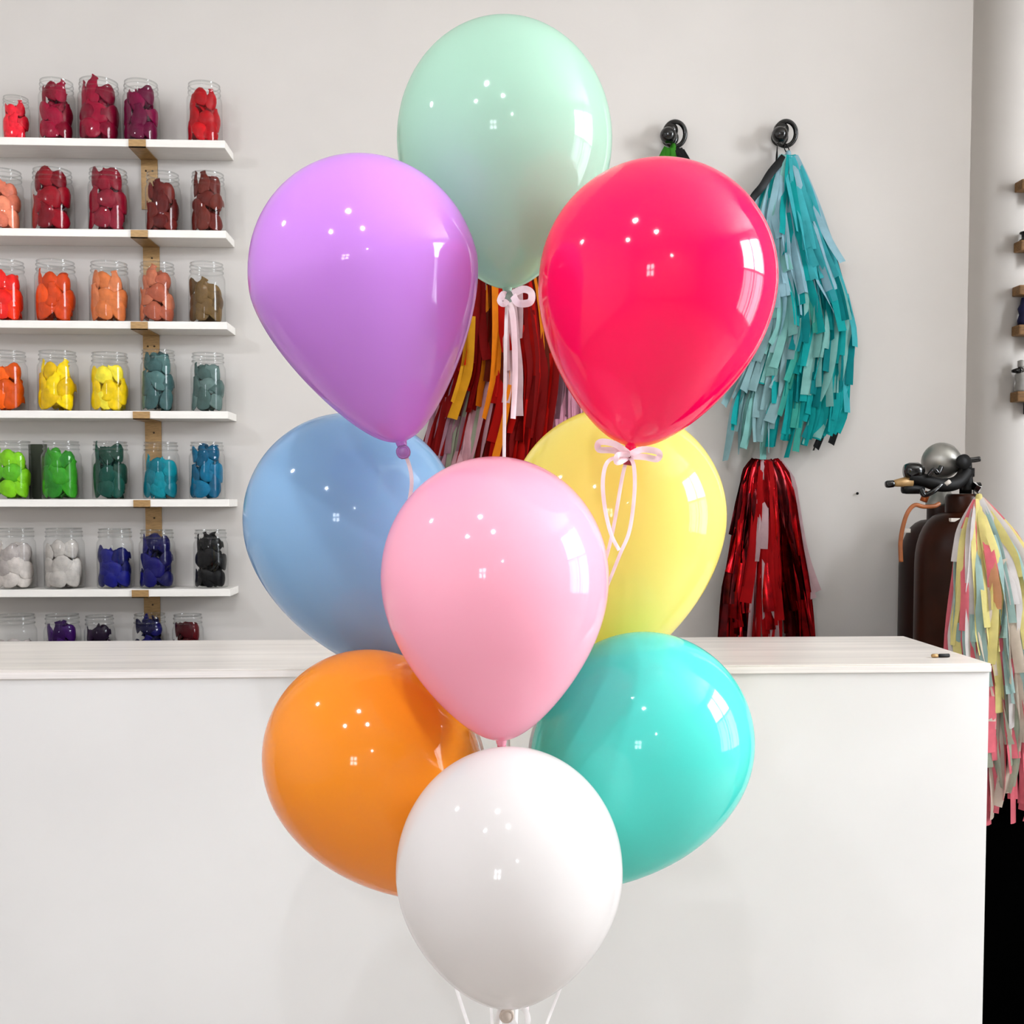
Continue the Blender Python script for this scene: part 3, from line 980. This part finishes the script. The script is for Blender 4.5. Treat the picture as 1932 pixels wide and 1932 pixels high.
# ================================================================ wooden shelves in the alcove
AY = 4.385
M_NAVY = mat('navy_cloth', (18, 22, 70), rough=0.7, var=0.15)
M_GREYP = mat('grey_plastic', (170, 168, 164), rough=0.3)
shelf_px = [(1929, 337, 356), (1927, 452, 471), (1924, 537, 555), (1923, 612, 631), (1920, 738, 757)]
al = ['highest wooden shelf end at the photo edge beyond the corner', 'second wooden shelf from the top beyond the wall corner',
      'middle wooden shelf beyond the wall corner above the navy bundles', 'fourth wooden shelf from the top carrying the navy bundles',
      'lowest wooden shelf beyond the wall corner carrying grey bottles']
AZ = []
for k, (x, ya, yb) in enumerate(shelf_px):
    a, b = at(x, ya, AY), at(x, yb, AY)
    AZ.append(a.z)
    r = tag(empty('wooden_shelf', (a.x + 0.45, FAR_Y, b.z)), al[k], 'shelf', 'wooden shelves beyond the corner')
    box('board', (a.x, AY, b.z), (2.595, FAR_Y - 0.001, a.z), M_WOOD, r, bevel=0.005)
    for xx in (a.x + 0.06, a.x + 0.24):
        box('bracket', (xx, AY + 0.02, b.z - 0.05), (xx + 0.02, FAR_Y - 0.001, b.z), M_MATBLACK, r, bevel=0.002)
b0 = at(1927, 452, AY)
lathe('ribbon_spool', [(0, 0), (0.026, 0), (0.026, 0.006), (0.018, 0.01), (0.018, 0.028), (0.026, 0.032), (0.026, 0.038), (0, 0.038)], 24, M_BLACK,
      (b0.x + 0.035, AY + 0.028, AZ[1] + 0.0005), own=(b0.x + 0.035, AY + 0.028, AZ[1]))
tag(bpy.data.objects['ribbon_spool'], 'small black spool on the second wooden shelf beyond the corner', 'spool')
for k, (pxx, hh, lb) in enumerate(((1923, 0.115, 'navy cloth bundle at the end of the fourth wooden shelf'), (1962, 0.10, 'navy cloth bundle second from the end of the fourth wooden shelf'))):
    c = at(pxx, 612, AY)
    cx, cy, cz = c.x + 0.035, AY + 0.028, AZ[3] + 0.0005
    lathe('cloth_bundle', [(0, 0), (0.024, 0), (0.027, 0.02), (0.020, 0.045), (0.026, 0.07), (0.016, 0.09), (0.012, hh), (0, hh)], 18, M_NAVY, (cx, cy, cz), own=(cx, cy, cz))
bl = [o for o in bpy.data.objects if o.name.startswith('cloth_bundle')]
tag(bl[0], 'navy cloth bundle at the end of the fourth wooden shelf', 'bundle', 'navy bundles on the wooden shelf')
tag(bl[1], 'navy cloth bundle standing second from the wooden shelf end', 'bundle', 'navy bundles on the wooden shelf')
for k, pxx in enumerate((1917, 1952)):
    c = at(pxx, 738, AY)
    cx, cy, cz = c.x + 0.035, AY + 0.028, AZ[4] + 0.0005
    r = tag(empty('spray_bottle', (cx, cy, cz)), ('grey spray bottle with black nozzle at the lowest wooden shelf end', 'grey spray bottle second from the end of the lowest wooden shelf')[k],
            'bottle', 'grey bottles on the wooden shelf')
    lathe('bottle', [(0, 0), (0.024, 0), (0.026, 0.01), (0.021, 0.04), (0.025, 0.07), (0.012, 0.095), (0.011, 0.11), (0, 0.11)], 18, M_GREYP, (cx, cy, cz), parent=r)
    lathe('nozzle', [(0, 0), (0.006, 0), (0.014, 0.03), (0.014, 0.045), (0, 0.046)], 12, M_BLACK, (cx - 0.045, cy - 0.01, cz + 0.085), (1, 0, 0.1), r)
    lathe('cap', [(0.014, 0.105), (0.015, 0.11), (0.015, 0.13), (0, 0.135)], 14, M_GREYP, (cx, cy, cz), parent=r)

# ================================================================ the balloon bouquet
YG = 1.535
GATHER = at(960, 2170, YG)
WEIGHT = Vector((GATHER.x, YG, 0.0))


SOLIDS, STRINGS = [], []


def push_out(P, own, margin=0.006):
    """move a point that lies inside a balloon just outside of it"""
    for i, (C, ax, R, U, L, k, p) in enumerate(SOLIDS):
        d = P - C
        z = d.dot(ax)
        if z >= U or z <= -L:
            continue
        if z >= 0:
            lim = R * math.sqrt(max(0, 1 - (z / U) ** 2))
        else:
            q = -z / L
            lim = R * math.sqrt(max(0, 1 - q * q)) * (1 - k * q ** p)
        rad = d - ax * z
        if i == own and z < -0.9 * L:
            continue
        if rad.length < lim + margin:
            if rad.length < 1e-5:
                rad = Vector((0, 1, 0))
            P = C + ax * z + rad.normalized() * (lim + margin)
    return P


def build_strings():
    order = sorted(range(len(STRINGS)), key=lambda i: math.atan2(STRINGS[i][1].y - YG, STRINGS[i][1].x - GATHER.x))
    for i, (r, kc, rp, m) in enumerate(STRINGS):
        an = -math.pi + (order.index(i) + 0.5) * 2 * math.pi / len(STRINGS)
        of = Vector((math.cos(an), math.sin(an), 0)) * 0.011
        path = catmull([kc] + [at(*q) for q in rp] + [GATHER + of, GATHER.lerp(WEIGHT, 0.5) + of,
                                                      WEIGHT + of * 1.5 + Vector((0, 0, 0.062))], 8)
        for _ in range(30):
            path = [path[0]] + [push_out(q, i) for q in path[1:-1]] + [path[-1]]
            path = [path[0]] + [path[j] * 0.7 + (path[j - 1] + path[j + 1]) * 0.15 for j in range(1, len(path) - 1)] + [path[-1]]
        path = [path[0]] + [push_out(q, i, 0.004) for q in path[1:-1]] + [path[-1]]
        ribbon('string', path, 0.0052, m, r, n=1, twist=0.9)


def latex(name, c, trans):
    return mat('latex_shell_' + name, c, rough=0.07, spec=0.5, var=0.012, scale=4, trans=trans, coat=0.0)


def balloon(label, cname, col, Y, centre, R_px, U_px, neck, k, p, ribbon_pts, trans=0.25, knot='roll', knot_col=None, ribbon_mat=None):
    Nk = at(neck[0], neck[1], Y)
    sc = ppm(Y)
    Lp = math.hypot(centre[0] - neck[0], centre[1] - neck[1])
    axp = Vector((centre[0] - neck[0], centre[1] - neck[1])) / Lp

    def outline(Rv, Uv, Lv):
        pr = []
        for i in range(29):
            t = math.pi / 2 * i / 28
            pr.append((Rv * math.sin(t), Uv * math.cos(t)))
        for i in range(1, 41):
            t = math.pi / 2 * i / 40
            sz = math.sin(t)
            pr.append((Rv * math.cos(t) * (1 - k * sz ** p), -Lv * sz))
        return pr

    def bounds(pts):
        xs, ys = [q[0] for q in pts], [q[1] for q in pts]
        return min(xs), max(xs), min(ys)

    # the flat outline read off the photograph, then centre and radii are solved so the solid shows that outline
    want = bounds([(centre[0] + axp.x * z + sg * axp.y * r_, centre[1] + axp.y * z - sg * axp.x * r_)
                   for r_, z in outline(R_px, U_px, Lp) for sg in (-1, 1)])
    cx, cy, R, U = centre[0], centre[1], R_px * sc, U_px * sc
    for _ in range(6):
        C = at(cx, cy, Y)
        ax = C - Nk
        L = ax.length
        vs, _f = lathe_data(outline(R, U, L), 40, axis_matrix(C, ax))
        got = bounds([to_px(v) for v in vs])
        cx += ((want[0] + want[1]) - (got[0] + got[1])) / 2
        R *= (want[1] - want[0]) / (got[1] - got[0])
        U += (got[2] - want[2]) * sc
    C = at(cx, cy, Y)
    ax = C - Nk
    L = ax.length
    ax.normalize()
    r = tag(empty('balloon', Nk), label, 'balloon', 'helium balloons of the bouquet')
    rn = 0.0075                                            # neck radius
    prof = []
    for i in range(29):                                     # crown
        t = math.pi / 2 * i / 28
        prof.append((R * math.sin(t), U * math.cos(t)))
    for i in range(1, 41):                                  # taper to the neck
        t = math.pi / 2 * i / 40
        sz = math.sin(t)
        rr = R * math.cos(t) * (1 - k * sz ** p)
        rr = max(rr, rn)
        prof.append((rr, -L * sz))
    prof.append((rn * 0.9, -L - 0.004))
    prof.append((rn * 0.7, -L - 0.008))
    m = latex(cname, col, trans)
    lathe('envelope', prof, 72, m, C, ax, r)
    kc = Nk - ax * 0.0135
    km = mat('knot_' + cname, knot_col or shade(col, 0.72), rough=0.35, var=0.05, scale=60)
    side = ax.cross(Vector((0, 1, 0))).normalized()
    if knot == 'roll':
        lathe('knot', [(0, 0.009), (0.006, 0.008), (0.009, 0.003), (0.0095, -0.002), (0.008, -0.006), (0.0045, -0.009), (0, -0.0095)], 18, km, kc, ax, r)
        pts = [kc + side * 0.0075 * math.cos(a) + ax * 0.0075 * math.sin(a) + Vector((0, -0.005, 0)) for a in [2 * math.pi * i / 14 for i in range(15)]]
        tube('lip', pts, 0.0022, km, r, segs=6, n=2, closed=True)
    else:
        lathe('knot', [(0, 0.006), (0.006, 0.006), (0.0045, 0.0), (0.004, -0.004), (0.0085, -0.009), (0.006, -0.012), (0, -0.012)], 14, km, kc, ax, r)
    SOLIDS.append((C.copy(), ax.copy(), R, U, L, k, p))
    STRINGS.append((r, kc.copy(), ribbon_pts, ribbon_mat or M_RIBBON))
    return r, kc


B = {}
S = YG
B['mint'] = balloon('pale mint green balloon at the very top of the bouquet', 'mint', (180, 215, 195), 1.60, (952, 268), 203, 242, (957, 544), 0.34, 2.0,
                    [(955, 600, 1.595), (953, 700, 1.58), (951, 860, 1.56), (950, 1100, S), (960, 1400, S), (962, 1640, S), (958, 1900, S)], trans=0.38)
B['purple'] = balloon('lilac purple balloon in the upper row, overlapping the mint one', 'purple', (208, 140, 230), 1.42, (687, 527), 219, 240, (757, 834), 0.39, 1.3,
                      [(771, 872, 1.425), (784, 925, 1.44), (808, 1030, 1.482), (850, 1200, 1.51), (892, 1388, S), (906, 1422, S), (916, 1640, S), (925, 1900, S)], trans=0.25)
B['hot'] = balloon('hot pink balloon with a pale ribbon bow in the upper row', 'hot_pink', (255, 10, 94), 1.42, (1243, 532), 226, 238, (1190, 842), 0.28, 2.0,
                   [(1176, 885, 1.425), (1160, 985, 1.44), (1142, 1060, 1.465), (1100, 1180, 1.51), (1014, 1375, S), (1008, 1415, S), (1003, 1640, S), (998, 1900, S)], trans=0.25,
                   knot='twist', knot_col=(140, 6, 30), ribbon_mat=M_RIBBON2)
B['blue'] = balloon('sky blue balloon tucked below the purple one', 'blue', (146, 188, 224), 1.74, (663, 985), 205, 207, (798, 1275), 0.30, 2.0,
                    [(815, 1330, 1.72), (890, 1480, 1.70), (930, 1700, 1.62), (945, 1950, S)], trans=0.3)
B['yellow'] = balloon('pale yellow balloon tucked below the hot pink one', 'yellow', (253, 240, 140), 1.79, (1165, 975), 206, 208, (1098, 1288), 0.30, 2.0,
                      [(1085, 1340, 1.79), (1030, 1480, 1.70), (990, 1700, 1.62), (972, 1950, S)], trans=0.42)
B['orange'] = balloon('bright orange balloon in the lower row, below the blue one', 'orange', (255, 154, 34), 1.555, (697, 1430), 202, 206, (860, 1680), 0.30, 2.0,
                      [(858, 1720, 1.525), (850, 1790, 1.53), (856, 1850, 1.53), (883, 1932, 1.53), (930, 2080, S)], trans=0.22)
B['teal'] = balloon('turquoise teal balloon in the lower row, below the yellow one', 'teal', (92, 224, 212), 1.56, (1218, 1398), 207, 206, (1065, 1660), 0.28, 2.0,
                    [(1068, 1720, 1.525), (1070, 1790, 1.53), (1064, 1850, 1.53), (1030, 1932, 1.53), (985, 2080, S)], trans=0.28)
B['pink'] = balloon('baby pink balloon in the centre front of the bouquet', 'pink', (252, 186, 206), 1.41, (934, 1089), 215, 228, (946, 1396), 0.34, 2.0,
                    [(950, 1430, 1.44), (955, 1480, 1.49), (962, 1640, 1.52), (960, 1900, S)], trans=0.3, knot='twist', knot_col=(214, 70, 110))
B['white'] = balloon('plain white balloon lowest in the bouquet front', 'white', (232, 228, 226), 1.305, (961, 1640), 214, 232, (956, 1893), 0.23, 2.0,
                     [(958, 1935, 1.345), (962, 2000, 1.40), (962, 2080, 1.48)], trans=0.35, knot_col=(206, 190, 178))

build_strings()

# bows
r, kc = B['hot']
Yk = 1.405
ribbon('bow_loop', [kc + Vector((0, -0.006, 0.002)), at(1160, 838, Yk - .01), at(1132, 834, Yk - .012), at(1130, 848, Yk - .004), at(1158, 850, Yk), kc], 0.0085, M_RIBBON2, r, n=5)
ribbon('bow_loop', [kc + Vector((0, -0.006, 0.002)), at(1212, 848, Yk - .01), at(1242, 853, Yk - .012), at(1240, 866, Yk - .004), at(1215, 862, Yk), kc], 0.0085, M_RIBBON2, r, n=5)
ribbon('bow_loop', [kc + Vector((0, -0.008, 0.002)), at(1166, 858, Yk - .012), at(1163, 872, Yk - .012), at(1174, 870, Yk - .006), kc], 0.007, M_RIBBON2, r, n=5)
ribbon('bow_tail', [kc, at(1150, 868, Yk), at(1138, 900, Yk), at(1140, 950, Yk), at(1152, 1005, Yk + .005), at(1168, 1038, Yk + .01)], 0.0055, M_RIBBON2, r, n=6, twist=1.0, twist0=-0.6)
ribbon('bow_tail', [kc, at(1196, 880, Yk), at(1197, 930, Yk), at(1188, 1000, Yk + .005), at(1170, 1045, Yk + .01), at(1150, 1095, Yk + .04), at(1130, 1140, Yk + .07)], 0.0055, M_RIBBON2, r, n=6, twist=0.5)
r, kc = B['mint']
Yk = 1.585
ribbon('bow_loop', [kc, at(985, 546, Yk), at(1002, 552, Yk - .004), at(1000, 570, Yk - .008), at(978, 572, Yk - .006), at(968, 558, Yk)], 0.011, M_RIBBON2, r, n=6, twist=0.5)
ribbon('bow_loop', [kc, at(950, 555, Yk), at(944, 567, Yk - .004), at(950, 573, Yk - .006), at(956, 566, Yk)], 0.010, M_RIBBON2, r, n=6)
ribbon('bow_tail', [kc, at(968, 600, Yk), at(972, 700, Yk), at(968, 790, Yk)], 0.009, M_RIBBON2, r, n=6, twist=0.5)
r, kc = B['white']
Yk = 1.300
ribbon('bow_loop', [kc, at(975, 1895, Yk), at(992, 1908, Yk - .004), at(996, 1930, Yk - .006), at(980, 1942, Yk - .004), at(968, 1925, Yk)], 0.0068, M_RIBBON, r, n=6, twist=0.6)
ribbon('bow_loop', [kc, at(944, 1906, Yk), at(938, 1930, Yk), at(940, 1960, Yk)], 0.006, M_RIBBON, r, n=6)

wt = tag(empty('balloon_weight', WEIGHT), 'white weight on the floor holding the gathered balloon strings', 'weight')
lathe('weight', [(0, 0), (0.05, 0), (0.055, 0.01), (0.05, 0.05), (0.02, 0.06), (0, 0.06)], 28, M_TAG, WEIGHT, parent=wt)
